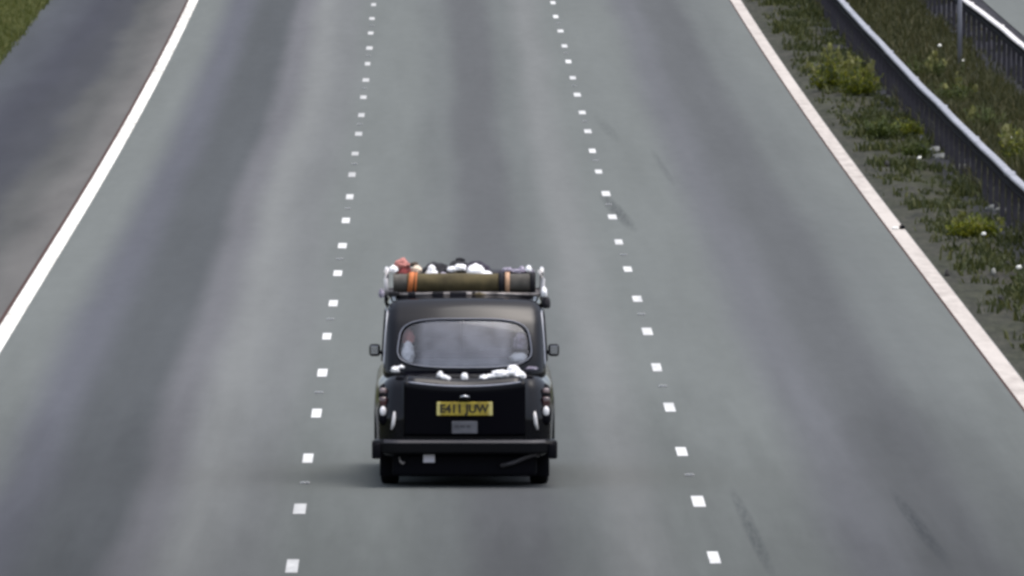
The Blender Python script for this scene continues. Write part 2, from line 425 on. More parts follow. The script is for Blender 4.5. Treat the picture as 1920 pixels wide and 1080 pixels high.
bm = bmesh.new(); strip(bm, [-4000, -200, -40, -9, 12, 40, 200, 4000], zf=lambda X, D: -0.10); struct('ground', bm, M['turf'])
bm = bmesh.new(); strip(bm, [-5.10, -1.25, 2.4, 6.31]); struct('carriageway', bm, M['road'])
bm = bmesh.new(); strip(bm, [-8.06, -5.10], zf=lambda X, D: -0.004); struct('hard_shoulder', bm, M['shoulder'])
bm = bmesh.new(); strip(bm, [11.28, 14.5, 18.2, 22.0]); struct('carriageway', bm, M['road'])
def soil_z(X, D):
    e = min(1.0, (X - 6.30) / 0.5, (11.3 - X) / 0.5)
    return -0.02 + max(0.0, e) * (0.045 + 0.05 * mnoise.noise(Vector((X * 0.9, D * 0.35, 0.0))) + 0.02 * mnoise.noise(Vector((X * 3.1, D * 1.7, 4.0))))
bm = bmesh.new()
strip(bm, [6.30 + 5.0 * i / 24 for i in range(25)], [60, 120, 150] + [155 + 0.8 * i for i in range(270)] + [380, 420, 470, 600, 1400, 3000, 6000], soil_z)
struct('central_reserve_soil', bm, M['soil'])
def bank_z(X, D):
    d = -8.02 - X
    return -0.03 + 0.12 * max(0, d) ** 1.15 if d < 14 else -0.03 + 0.12 * 14 ** 1.15
bm = bmesh.new(); strip(bm, [-60, -30, -16, -11, -9.5, -8.8, -8.3, -8.02], zf=bank_z); struct('grass_bank', bm, M['turf'])

bm = bmesh.new(); strip(bm, [-5.075, -4.885], zf=lambda X, D: 0.004); struct('edge_line', bm, M['white_line'])
bm = bmesh.new(); strip(bm, [6.085, 6.295], zf=lambda X, D: 0.004); struct('edge_line', bm, M['dirty_line'])
bm = bmesh.new(); strip(bm, [-5.122, -5.076], zf=lambda X, D: 0.003); struct('halo_strip', bm, M['halo'])  # added halo fringe, no real joint in the road
bm = bmesh.new(); strip(bm, [6.058, 6.084], zf=lambda X, D: 0.003); struct('halo_strip', bm, M['halo'])
def dashes(X, D0, mat):
    bm = bmesh.new()
    for k in range(-6, 40):
        D = D0 + 9 * k
        j = R.uniform(-0.012, 0.012); w = R.uniform(0.048, 0.058); L = R.uniform(0.80, 0.98)
        vs = [bm.verts.new(P(X + j + a * w, D + b * L, 0.004)) for a, b in ((-1, -1), (1, -1), (1, 1), (-1, 1))]
        bm.faces.new(vs)
    struct('lane_line', bm, M[mat], False)
dashes(-1.253, 137.7, 'dash_worn'); dashes(2.404, 138.95, 'dash')

# reflecting road studs, one every 18 m in the gaps
def stud_mesh():
    bm = bmesh.new()
    box(bm, (0, 0, 0.007), (0.09, 0.13, 0.014), 0.005)
    return bm
bm = stud_mesh(); stud_me = bpy.data.meshes.new('road_stud'); bm.to_mesh(stud_me); bm.free(); stud_me.materials.append(simple("stud_casing", (0.30, 0.30, 0.30), 0.6))
bm = bmesh.new(); box(bm, (-0.02, -0.05, 0.016), (0.025, 0.03, 0.010), 0.002); box(bm, (0.02, -0.05, 0.016), (0.025, 0.03, 0.010), 0.002)
lens_me = bpy.data.meshes.new('reflector'); bm.to_mesh(lens_me); bm.free(); lens_me.materials.append(simple('stud_lens', (0.4, 0.4, 0.4), 0.3))
for X, D0, side in ((-1.253, 151.1, 'left'), (2.404, 152.5, 'right')):
    for k in range(0, 10):
        o = bpy.data.objects.new('road_stud', stud_me); COL.objects.link(o); o.location = P(X, D0 + 18 * k, 0.001)
        tag(o, 'small pale road stud set in a gap of the %s dashed lane line' % side, 'road stud', 'road studs in the %s lane line' % side)
        c = bpy.data.objects.new('reflector', lens_me); COL.objects.link(c); c.parent = o
# the black stud standing on the right edge line
X, D = at(1687, 431)
es = empty('edge_stud', P(X, D, 0.004))
bm = bmesh.new(); lump(bm, (0.035, 0, 0.025), (0.040, 0.07, 0.04), 3, 0.15); build('casing', bm, M['rubber'], es)
bm = bmesh.new(); box(bm, (-0.055, 0, 0.016), (0.08, 0.20, 0.024), 0.008); build('reflector', bm, M['petal'], es)
tag(es, 'black and white stud standing on the dirty white edge line at right', 'road stud')

# ------------------------------------------------------------------ crash barriers
def frames_along(X, ds, z):
    return [(P(X, d, z), Vector((1, 0, 0)), Vector((0, 0, 1))) for d in ds]
def barrier(X, d0, d1, mats, label, bend, wob):
    root = empty('crash_barrier', P(X, (d0 + d1) / 2))
    off = root.location
    ds = [d0 + 2.4 * i for i in range(int((d1 - d0) / 2.4) + 1)]
    # open box beam: flat top flange, web at the back, open towards the near carriageway
    cap = [(-0.062, 0.748), (-0.060, 0.772), (-0.046, 0.782), (0.036, 0.782), (0.052, 0.770), (0.054, 0.748)]
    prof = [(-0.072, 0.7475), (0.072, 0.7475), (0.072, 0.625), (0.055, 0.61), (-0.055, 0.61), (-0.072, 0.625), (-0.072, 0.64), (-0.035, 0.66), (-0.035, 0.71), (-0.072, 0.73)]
    def PX(d, z):
        return P(X + bend * sstep(285, 335, d) + wob * 2 * mnoise.noise(Vector((d * 0.08, X, 0))), d, z + wob * 2 * mnoise.noise(Vector((d * 0.11, X, 7)))) - off
    bm = bmesh.new()
    fr = [(PX(d0 + 0.8 * i, 0), Vector((1, 0, 0)), Vector((0, 0, 1))) for i in range(int((d1 - d0) / 0.8) + 1)]
    extrude_path(bm, prof, fr); build('beam', bm, M['beam_shade'], root)
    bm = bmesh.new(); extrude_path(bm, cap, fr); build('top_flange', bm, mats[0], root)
    bm = bmesh.new(); box(bm, (0, 0, 0.083), (0.142, 0.42, 0.062), 0.008)              # sleeves at the joints
    sm = bpy.data.meshes.new('splice_sleeve'); bm.to_mesh(sm); bm.free(); sm.materials.append(mats[1])
    for d in ds[2:-1:6]:
        o = bpy.data.objects.new('splice_sleeve', sm); COL.objects.link(o); o.parent = root; o.location = PX(d, 0.669)
    bm = bmesh.new(); box(bm, (0, 0, 0.305), (0.07, 0.05, 0.65), 0.006); box(bm, (0, 0, 0.615), (0.12, 0.10, 0.02), 0.004)
    pm = bpy.data.meshes.new('post'); bm.to_mesh(pm); bm.free(); pm.materials.append(mats[2])
    for d in ds:
        o = bpy.data.objects.new('post', pm); COL.objects.link(o); o.parent = root
        o.location = PX(d + 0.4, -0.02)
    return tag(root, label, 'crash barrier')
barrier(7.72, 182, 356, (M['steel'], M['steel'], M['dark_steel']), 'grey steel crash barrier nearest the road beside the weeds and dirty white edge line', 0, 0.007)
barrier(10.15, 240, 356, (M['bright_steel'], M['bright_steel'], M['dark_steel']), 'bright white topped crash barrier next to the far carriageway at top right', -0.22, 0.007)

# slim marker post
X, D = at(1800, 128)
mp = empty('marker_post', P(X, D, soil_z(X, D)))
bm = bmesh.new(); tube(bm, [(0, 0, -0.05), (0, 0, 1.2), (0, 0, 2.4)], [0.042, 0.04, 0.036], 12); build('shaft', bm, simple("pale_grey_post", (0.22, 0.22, 0.25), 0.6), mp, True)
bm = bmesh.new(); box(bm, (0, 0, 0.02), (0.18, 0.18, 0.05), 0.01); build('base_plate', bm, M['dark_steel'], mp)
bm = bmesh.new(); box(bm, (0, -0.055, 2.15), (0.16, 0.02, 0.30), 0.006); build('marker_plate', bm, M['white_tag'], mp)
tag(mp, 'thin pale grey post standing in the grass in front of the white topped barrier', 'post')

# ------------------------------------------------------------------ grass and weeds
def blades(name, pts, hs, ws, mat, lean=0.35, kind=True):
    """bent two-segment blades as one mesh; pts (n,3)"""
    n = len(pts)
    ang = NPR.uniform(0, 2 * np.pi, n); la = NPR.uniform(0, 2 * np.pi, n); lm = NPR.uniform(0.05, lean, n)
    side = np.stack([np.cos(ang), np.sin(ang), np.zeros(n)], 1) * ws[:, None]
    ld = np.stack([np.cos(la), np.sin(la), np.zeros(n)], 1) * (hs * lm)[:, None]
    up = np.zeros((n, 3)); up[:, 2] = hs
    mid = pts + up * 0.55 + ld * 0.3; top = pts + up * (1 - 0.3 * lm[:, None]) + ld
    v = np.stack([pts - side, pts + side, mid + side * 0.8, mid - side * 0.8, top], 1).reshape(-1, 3)
    base = (np.arange(n) * 5)[:, None]
    quad = base + np.array([[0, 1, 2, 3]]); tri = base + np.array([[3, 2, 4]])
    me = bpy.data.meshes.new(name)
    me.vertices.add(len(v)); me.vertices.foreach_set('co', v.astype(np.float32).ravel())
    loops = np.concatenate([quad, tri], 1).ravel()
    me.loops.add(len(loops)); me.loops.foreach_set('vertex_index', loops.astype(np.int32))
    starts = np.empty(2 * n, np.int32); starts[0::2] = np.arange(n) * 7; starts[1::2] = np.arange(n) * 7 + 4
    me.polygons.add(2 * n); me.polygons.foreach_set('loop_start', starts)
    me.update(); me.validate()
    o = link(name, me, mat)
    if kind: tag(o, kind='stuff')
    return o
def fnoise(X, D, s, o): return mnoise.noise(Vector((X * s, D * s * 0.35, o)))
pts, hs, ws = [], [], []; gp, gh, gw = [], [], []
for _ in range(60000):
    D = R.uniform(178, 352); X = R.uniform(6.5, 10.9)
    dens = 0.0
    n = fnoise(X, D, 1.1, 3.0)
    if 7.75 < X < 9.85: dens = 0.45 + 1.5 * n + 0.6 * fnoise(X, D, 3.0, 5.0)
    elif X <= 7.75: dens = 0.03 + 1.0 * max(0, n - 0.02 + 0.5 * fnoise(X, D, 2.6, 1.0)) * sstep(6.5, 7.0, X) * (0.28 + 0.62 * sstep(205, 250, D))
    else: dens = 0.10 + 0.3 * n
    if R.random() > dens: continue
    p = P(X, D, soil_z(X, D))
    h = (0.10 + 0.16 * R.random() + 0.25 * max(0, n)) * (1.35 if 7.75 < X < 9.8 else (0.75 if X < 7.75 else 0.6))
    if X <= 7.75:
        for k in range(9):
            gp.append((p.x + R.gauss(0, 0.07), p.y + R.gauss(0, 0.25), p.z - 0.01)); gh.append(h * R.uniform(0.35, 1.0)); gw.append(R.uniform(0.010, 0.022))
        continue
    for k in range(3):
        pts.append((p.x + R.gauss(0, 0.05), p.y + R.gauss(0, 0.12), p.z - 0.01)); hs.append(h * R.uniform(0.6, 1.15)); ws.append(R.uniform(0.006, 0.016))
g = blades('verge_grass', np.array(pts), np.array(hs), np.array(ws), M['grass_dry'], 0.8)
tag(g, 'dull olive grass growing between the two crash barriers', 'grass')
g = blades('ground_cover', np.array(gp), np.array(gh), np.array(gw), M['cover'], 1.1)
tag(g, 'low patchy green growth between the dirty edge line and the near crash barrier', 'ground cover')
pts, hs, ws = [], [], []
for _ in range(26000):
    D = R.uniform(255, 352); X = -8.0 - 2.6 * R.random() ** 1.3
    p = P(X, D, bank_z(X, D))
    h = R.uniform(0.08, 0.30) * (0.8 + 0.8 * fnoise(X, D, 0.8, 9.0))
    for k in range(2):
        pts.append((p.x + R.gauss(0, 0.05), p.y + R.gauss(0, 0.1), p.z - 0.02)); hs.append(h * R.uniform(0.7, 1.2)); ws.append(R.uniform(0.008, 0.018))
g = blades('bank_grass', np.array(pts), np.array(hs), np.array(ws), M['grass_bank'], 0.9)
tag(g, 'yellowish green grass on the bank past the hard shoulder at top left', 'grass')

def weed(px, py, w, h, label, mat='weed', tops=0.3, seed=0, leaves=420, depth=1.0):
    X, D = at(px, py)
    rr = random.Random(seed * 31 + 5)
    root = empty('weed_clump', P(X, D, soil_z(X, D)))
    sb = bmesh.new(); lb = bmesh.new()
    ns = max(5, int(9 + w * 14))
    stems = []
    for i in range(ns):
        a = rr.uniform(0, 2 * math.pi); q = math.sqrt(rr.random()) * w * 0.5
        bx, by = math.cos(a) * q, math.sin(a) * q * depth
        hh = h * rr.uniform(0.55, 1.0) * (1 - 0.35 * (q / (w * 0.5)) ** 2)
        tx, ty = bx * 1.25 + rr.gauss(0, 0.04), by * 1.2 + rr.gauss(0, 0.04)
        stems.append((bx * 0.7, by * 0.7, tx, ty, hh))
        tube(sb, [(bx * 0.7, by * 0.7, -0.03), ((bx + tx) / 2, (by + ty) / 2, hh * 0.55), (tx, ty, hh)], [0.009, 0.007, 0.004], 5)
        if rr.random() < tops:
            tb = bmesh.new()
            for k in range(9):
                c = Vector((tx + rr.gauss(0, 0.022), ty + rr.gauss(0, 0.022), hh * rr.uniform(0.80, 1.03)))
                s = rr.uniform(0.016, 0.034)
                d1 = Vector((rr.gauss(0, 1), rr.gauss(0, 1), rr.gauss(0, .5))).normalized() * s; d2 = Vector((rr.gauss(0, .4), rr.gauss(0, .4), 1)).normalized() * s * 1.5
                tb.faces.new([tb.verts.new(c + q_) for q_ in (-d1 - d2, d1 - d2, d1 + d2, -d1 + d2)])
            build('seed_head', tb, M['weed_top'], root, False, False)
    for i in range(leaves):
        bx, by, tx, ty, hh = rr.choice(stems)
        t = rr.random() ** 1.25
        c = Vector((bx + (tx - bx) * t + rr.gauss(0, 0.05), by + (ty - by) * t + rr.gauss(0, 0.06), 0.02 + hh * t * 0.93))
        L = rr.uniform(0.05, 0.13) * (1.15 - 0.6 * t); W = L * rr.uniform(0.16, 0.32)
        a = rr.uniform(0, 2 * math.pi); e = rr.uniform(0.1, 1.1)
        d = Vector((math.cos(a) * math.cos(e), math.sin(a) * math.cos(e), math.sin(e)))
        s = d.cross(Vector((0, 0, 1))).normalized() * W
        lb.faces.new([lb.verts.new(c + q_) for q_ in (-s * 0.3, d * L * 0.5 - s + Vector((0, 0, 0.01)), d * L - Vector((0, 0, L * 0.15)), d * L * 0.5 + s + Vector((0, 0, 0.01)))])
    build('stems', sb, M['stem'], root, True, False)
    build('leaves', lb, M[mat], root, False, False)
    return tag(root, label, 'weed', 'weeds in the central reserve')
weed(1560, 172, 0.62, 0.80, 'tall yellow green weed with pale tips, left one of the pair by the edge line', tops=0.75, seed=1, leaves=640)
weed(1612, 182, 0.60, 0.78, 'tall yellow green weed with dark base, right one of the pair by the edge line', tops=0.55, seed=2, leaves=640)
weed(1656, 262, 0.70, 0.42, 'low dark green weed clump below the tall yellow green pair', 'weed_dark', 0.05, 3, 620)
weed(1705, 258, 0.40, 0.36, 'small mid green weed between the low dark clump and the near barrier', 'weed', 0.1, 4, 320)
weed(1716, 298, 0.34, 0.34, 'thin olive weed just above the pale flat stones', 'weed_dark', 0.1, 5, 220)
weed(1828, 452, 0.62, 0.42, 'bushy green weed close to a white flower, nearest weed to the viewer', 'weed', 0.15, 6, 620)
weed(1908, 335, 0.50, 0.95, 'tall bright weed behind the near barrier at the right side of the picture', 'weed', 0.6, 7, 520)
weed(1738, 160, 0.70, 0.62, 'olive weed clump behind the near barrier, level with the tall pair', 'weed_dark', 0.15, 8, 460)
weed(1785, 205, 0.70, 0.60, 'olive weed clump behind the near barrier below the thin grey post', 'weed_dark', 0.15, 9, 460)
weed(1846, 252, 0.60, 0.62, 'dull green weed clump behind the near barrier, beside the tall bright weed', 'weed_dark', 0.2, 10, 420)

def flower(px, py, label, s=0.05, hgt=0.34):
    X, D = at(px, py + hgt * 110)
    root = empty('white_flower', P(X, D, soil_z(X, D)))
    bm = bmesh.new(); tube(bm, [(0, 0, -0.02), (0.01, 0, hgt * 0.6), (0, 0, hgt)], [0.007, 0.006, 0.005], 6); build('stem', bm, M['stem'], root, True)
    bm = bmesh.new()
    for k in range(11):
        a = 2 * math.pi * k / 11; c = Vector((math.cos(a), math.sin(a), 0)); t = Vector((-math.sin(a), math.cos(a), 0))
        for lay, (l, up) in enumerate(((1.0, 0.25), (0.75, 0.7))):
            o = Vector((0, 0, hgt))
            q = [o + t * s * 0.12, o + c * s * l * 0.6 + t * s * 0.3 + Vector((0, 0, s * up * 0.6)), o + c * s * l + Vector((0, 0, s * up)), o + c * s * l * 0.6 - t * s * 0.3 + Vector((0, 0, s * up * 0.6)), o - t * s * 0.12]
            bm.faces.new([bm.verts.new(x) for x in q])
    lump(bm, (0, 0, hgt + s * 0.35), (s * 0.7, s * 0.7, s * 0.55), 2, 0.3, flat=False, sub=2)
    build('flower_head', bm, M['petal'], root, False, False)
    bm = bmesh.new()
    for k in range(6):
        a = k * 1.1; z0 = hgt * (0.15 + 0.1 * k); d = Vector((math.cos(a), math.sin(a), 0.5)) * 0.08; sd = Vector((-math.sin(a), math.cos(a), 0)) * 0.012
        o = Vector((0, 0, z0)); bm.faces.new([bm.verts.new(x) for x in (o, o + d * .5 + sd, o + d, o + d * .5 - sd)])
    build('leaves', bm, M['weed_dark'], root, False, False)
    return tag(root, label, 'flower', 'white flowers in the central reserve')
flower(1762, 85, 'white flower behind the near barrier, the farthest one near the thin grey post', 0.050)
flower(1893, 271, 'white flower behind the near barrier beside the tall bright weed', 0.055)
flower(1724, 307, 'white flower beside the pale flat stones in front of the near barrier', 0.045, 0.22)
flower(1845, 449, 'white flower in front of the bushy green weed nearest the viewer', 0.045, 0.20)
flower(1911, 516, 'white flower on the bare soil at the right side, the nearest one', 0.048, 0.20)
flower(1806, 118, 'small pale flower at the foot of the thin grey post', 0.030, 0.30)

def flat_stone(px, py, w, label, seed, mat='stone', h=0.075, d=0.9):
    X, D = at(px, py)
    bm = bmesh.new(); lump(bm, (0, 0, 0.012), (w / 2, d / 2, h), seed, 0.35, 1.6, sub=2)
    o = build('flat_stone', bm, M[mat]); o.location = P(X, D, soil_z(X, D))
    return tag(o, label, 'stone', 'pale stones lying in the central reserve')
flat_stone(1745, 270, 0.36, 'long pale stone, farthest of the stones left of the near barrier', 1)
flat_stone(1757, 288, 0.30, 'pale stone just below the farthest stone by the near barrier', 2)
flat_stone(1768, 299, 0.34, 'pale stone third along the row beside the near barrier', 3)
flat_stone(1802, 322, 0.26, 'small pale stone halfway between the flat stone row and the bushy weed', 4)
flat_stone(1868, 402, 0.30, 'pale stone behind the bushy green weed nearest the viewer', 5)
flat_stone(1908, 455, 0.18, 'pale stone at the right side level with the white flower', 6)
flat_stone(1864, 520, 0.07, 'little pale stone on bare soil beside the nearest white flower', 7, h=0.06, d=0.3)
for i, (px, py, w, lb) in enumerate(((1888, 506, 0.10, 'dark clod of earth left of the nearest white flower'), (1878, 572, 0.09, 'dark clod of earth on the nearest patch of bare soil'), (1776, 516, 0.07, 'dark clod touching the far side of the dirty white edge line'), (1663, 315, 0.10, 'dark clod of earth below the low dark green weed'))):
    o = flat_stone(px, py, w, lb, 11 + i, 'clod', 0.08, 0.3); o.name = 'earth_clod'; o['category'] = 'clod'; o['group'] = 'dark clods of earth in the central reserve'

# ------------------------------------------------------------------ the taxi  (local: x right, y forward, z up; origin under the rear bumper)
CAR = P(0.256, 150.3)
taxi = empty('black_taxi', CAR)
tag(taxi, 'black taxi driving away in the middle lane with a loaded roof rack', 'taxi')

# lower body
bm = rounded_grid_box(46, 60, 16, 0.855, 2.17, 0.385, 0.13)
for v in bm.verts:
    x, y, z = v.co.x, v.co.y + 2.28, v.co.z + 0.665
    ax = abs(x)
    x *= 1 - 0.055 * sstep(0.8, 0.1, y) - 0.09 * sstep(3.4, 4.5, y)                    # plan taper
    x *= 1 - 0.035 * sstep(0.72, 1.05, z)                                              # tumblehome
    if y < 1.0:                                                                        # rear wings lean forward above mid height
        wing = sstep(0.54, 0.66, ax)
        k = sstep(1.0, 0.1, y)
        y += k * wing * (0.16 * max(0, z - 0.66) / 0.4 + 0.10 * sstep(0.66, 0.86, ax)) - k * (1 - wing) * 0.015
        z -= k * 0.035 * sstep(0.6, 0.9, ax) * sstep(0.8, 1.05, z)
        z -= k * 0.03 * (1 - sstep(0.0, 0.57, ax)) * sstep(0.85, 1.05, z) * sstep(0.55, 0.15, y)
    z += 0.02 * sstep(3.0, 3.6, y) * sstep(0.9, 1.05, z) * (1 - (x / 0.9) ** 2)
    z -= 0.12 * sstep(3.6, 4.45, y) * sstep(0.8, 1.05, z)
    v.co = (x, y, z)
body = build('body', bm, M['paint'], taxi, True)
# wheel arches cut with a cutter that is removed afterwards
cb = bmesh.new()
for wy in (0.86, 3.67):
    r = bmesh.ops.create_cone(cb, cap_ends=True, segments=40, radius1=0.40, radius2=0.40, depth=2.2)
    bmesh.ops.rotate(cb, cent=(0, 0, 0), matrix=Matrix.Rotation(math.pi / 2, 3, 'Y'), verts=r['verts'])
    bmesh.ops.translate(cb, vec=(0, wy, 0.34), verts=r['verts'])
cutter = build('cutter', cb, None, taxi)
md = body.modifiers.new('arches', 'BOOLEAN'); md.object = cutter; md.operation = 'DIFFERENCE'; md.solver = 'EXACT'
dg = bpy.context.evaluated_depsgraph_get(); dg.update()
nm = bpy.data.meshes.new_from_object(body.evaluated_get(dg)); body.modifiers.clear(); body.data = nm
cm = cutter.data; bpy.data.objects.remove(cutter); bpy.data.meshes.remove(cm)
nm.polygons.foreach_set('use_smooth', [True] * len(nm.polygons))
bvh_body = BVHTree.FromPolygons([v.co.copy() for v in nm.vertices], [list(p.vertices) for p in nm.polygons])

# cabin shell
bm = rounded_grid_box(70, 110, 44, 0.775, 1.0, 0.41, 0.115)
for v in bm.verts:
    x, yy, z = v.co.x, v.co.y, v.co.z + 1.365
    t = (z - 0.955) / 0.82
    yr = 0.44 + 0.48 * max(0, t) ** 1.5 + 0.10 * (x / 0.775) ** 2
    yf = 3.42 - 0.80 * t - 0.06 * (x / 0.775) ** 2
    y = yr + (yf - yr) * (yy + 1) / 2
    z += 0.0
    if z > 1.5: z += 0.025 * (1 - (x / 0.8) ** 2) * sstep(1.5, 1.75, z) - 0.05 * sstep(1.0, 0.6, (yy + 1) / 2 * 1.9 + 0.45) * sstep(1.5, 1.75, z)
    x *= 1 - 0.065 * max(0, t) ** 1.3
    v.co = (x, y, z)
tmpm = bpy.data.meshes.new('tmp'); bm.to_mesh(tmpm)
bvh = BVHTree.FromPolygons([v.co.copy() for v in tmpm.vertices], [list(p.vertices) for p in tmpm.polygons])
bpy.data.meshes.remove(tmpm)

def outline_rear(a):
    c, s = math.cos(a), math.sin(a); e = 0.52
    px = math.copysign(abs(c) ** e, c); pz = math.copysign(abs(s) ** e, s)
    return 0.652 * px * (1 - 0.050 * (pz + 1)), 1.333 + 0.216 * pz - 0.012 * (1 - px * px) * (pz < 0)
def outline_rect(y0, y1, z0, z1, e=0.5):
    def f(a):
        c, s = math.cos(a), math.sin(a)
        px = math.copysign(abs(c) ** e, c); pz = math.copysign(abs(s) ** e, s)
        return (y0 + y1) / 2 + (y1 - y0) / 2 * px, (z0 + z1) / 2 + (z1 - z0) / 2 * pz
    return f
def inside(f, q, sc=1.0, n=72):
    c0 = np.mean([f(2 * math.pi * i / n) for i in range(n)], axis=0)
    poly = [((f(2 * math.pi * i / n)[0] - c0[0]) * sc + c0[0], (f(2 * math.pi * i / n)[1] - c0[1]) * sc + c0[1]) for i in range(n)]
    r = False; j = n - 1
    for i in range(n):
        if (poly[i][1] > q[1]) != (poly[j][1] > q[1]) and q[0] < (poly[j][0] - poly[i][0]) * (q[1] - poly[i][1]) / (poly[j][1] - poly[i][1]) + poly[i][0]: r = not r
        j = i
    return r
wins = [('rear_window', outline_rear, 'rear'), ('windscreen', outline_rect(-0.63, 0.63, 1.14, 1.60, 0.45), 'front')]
for sgn in (-1, 1):
    wins.append(('side_window', outline_rect(1.02, 1.92, 1.14, 1.58, 0.4), sgn))
    wins.append(('side_window', outline_rect(2.02, 2.80, 1.14, 1.58, 0.4), sgn))
def cast(kind, q):
    if kind == 'rear': o, d = Vector((q[0], -1, q[1])), Vector((0, 1, 0))
    elif kind == 'front': o, d = Vector((q[0], 6, q[1])), Vector((0, -1, 0))
    else: o, d = Vector((kind * 3, q[0], q[1])), Vector((-kind, 0, 0))
    loc, nor, _, _ = bvh.ray_cast(o, d)
    if loc is None: return Vector((q[0], 0.6, q[1])), -d
    if nor.dot(d) > 0: nor = -nor
    return loc, nor
bm.faces.ensure_lookup_table()
kill = []
for f in bm.faces:
    c = f.calc_center_median(); n = f.normal
    if c.z < 1.05 or c.z > 1.66: continue
    for name, fn, kind in wins:
        if kind == 'rear' and c.y < 1.1 and n.y < -0.3 and inside(fn, (c.x, c.z), 0.995): kill.append(f); break
        if kind == 'front' and c.y > 2.4 and n.y > 0.2 and inside(fn, (c.x, c.z), 0.995): kill.append(f); break
        if kind in (-1, 1) and c.x * kind > 0.4 and n.x * kind > 0.6 and inside(fn, (c.y, c.z), 0.99): kill.append(f); break
bmesh.ops.delete(bm, geom=kill, context='FACES')
cabin = build('cabin', bm, M['paint'], taxi, True, False)

for name, fn, kind in wins:
    n = 72; c0 = np.mean([fn(2 * math.pi * i / n) for i in range(n)], axis=0)
    def ring(sc, off):
        out = []
        for i in range(n):
            q = fn(2 * math.pi * i / n); q = ((q[0] - c0[0]) * sc + c0[0], (q[1] - c0[1]) * sc + c0[1])
            p, nn = cast(kind, q); out.append(p + nn * off)
        return out
    gb = bmesh.new(); prev = None
    pc, nc = cast(kind, c0); cv = gb.verts.new(pc + nc * 0.006)
    for sc in (0.25, 0.5, 0.75, 0.9, 1.0):
        cur = [gb.verts.new(p) for p in ring(sc, 0.006)]
        for i in range(n):
            if prev is None: gb.faces.new((cv, cur[i], cur[(i + 1) % n]))
            else: gb.faces.new((prev[i], cur[i], cur[(i + 1) % n], prev[(i + 1) % n]))
        prev = cur
    gl = build(name, gb, M['glass'], taxi, True)
    tb = bmesh.new()
    rin, rmid, rout = ring(0.965, 0.010), ring(1.0, 0.022), ring(1.028, 0.008)
    A = [[tb.verts.new(p) for p in r_] for r_ in (rin, rmid, rout)]
    for k in range(2):
        for i in range(n): tb.faces.new((A[k][i], A[k][(i + 1) % n], A[k + 1][(i + 1) % n], A[k + 1][i]))
    build('rubber_seal', tb, M['rubber'], gl, True)
    if kind == 'rear':
        tb = bmesh.new(); tube(tb, ring(1.0, 0.024), 0.005, 8, closed=True); build('bright_trim', tb, M['window_trim'], gl, True)

# rain gutters along the roof edge
for sgn in (-1, 1):
    gbm = bmesh.new(); pts_ = []
    for i in range(24):
        y = 0.98 + 1.75 * i / 23
        loc, nn, _, _ = bvh.ray_cast(Vector((sgn * 3, y, 1.628)), Vector((-sgn, 0, 0)))
        if loc is not None and abs(loc.x) > 0.55: pts_.append(loc + Vector((sgn * 0.006, 0, 0)))
    for i in range(8):
        z = 1.60 - (1.60 - 1.10) * i / 7
        loc, nn, _, _ = bvh.ray_cast(Vector((sgn * 3, 0.95 - 0.30 * (i / 7) ** 0.8, z)), Vector((-sgn, 0, 0)))
        if loc is not None and abs(loc.x) > 0.55: pts_.insert(0, loc + Vector((sgn * 0.004, 0, 0)))
    tube(gbm, pts_, 0.008, 8)
    build('rain_gutter', gbm, M['gutter'], taxi, True)

# boot lid
def lid_y(x): return 0.058 + 0.022 * (x / 0.58) ** 2
lb_ = bmesh.new(); rows = []
prof = []
for i in range(14): prof.append(('f', i / 13))
for i in range(1, 8): prof.append(('c', i / 7))
for i in range(1, 10): prof.append(('d', i / 9))
for kind, t in prof:
    row = []
    for j in range(41):
        x = -0.572 + 1.144 * j / 40; q = (x / 0.572) ** 2
        zf = 0.965 + 0.045 * q; y0 = lid_y(x)
        if kind == 'f': p = (x, y0 + 0.012 * (1 - t), 0.485 + (zf - 0.05 - 0.485) * t)
        elif kind == 'c':
            a = t * math.pi / 2; p = (x, y0 + 0.06 * (1 - math.cos(a)), zf - 0.05 + 0.05 * math.sin(a))
        else: p = (x, y0 + 0.06 + 0.36 * t, zf + (1.085 - zf) * t ** 0.9)
        row.append(lb_.verts.new(p))
    rows.append(row)
for i in range(len(rows) - 1):
    for j in range(40): lb_.faces.new((rows[i][j], rows[i][j + 1], rows[i + 1][j + 1], rows[i + 1][j]))
lid = build('boot_lid', lb_, M['lid_paint'], taxi, True)
sol = lid.modifiers.new('thick', 'SOLIDIFY'); sol.thickness = 0.03; sol.offset = -1
eb = bmesh.new(); pts_ = []
for j in range(33):
    x = -0.535 + 1.07 * j / 32; q = (x / 0.572) ** 2
    pts_.append((x, lid_y(x) + 0.012, 0.965 + 0.045 * q - 0.010))
tube(eb, pts_, [0.004] + [0.010] * 31 + [0.004], 8); build('fold_glint', eb, M['window_trim'], lid, True)  # added strip standing in for the sky reflection along the lid fold
hb = bmesh.new(); box(hb, (0, 0.045, 0.842), (0.11, 0.05, 0.035), 0.015); build('boot_handle', hb, M['bumper'], lid, True)
hb = bmesh.new(); tube(hb, [(-0.045, 0.020, 0.858), (0, 0.014, 0.866), (0.045, 0.020, 0.858)], 0.010, 8); build('plate_lamp', hb, M['chrome'], lid, True)

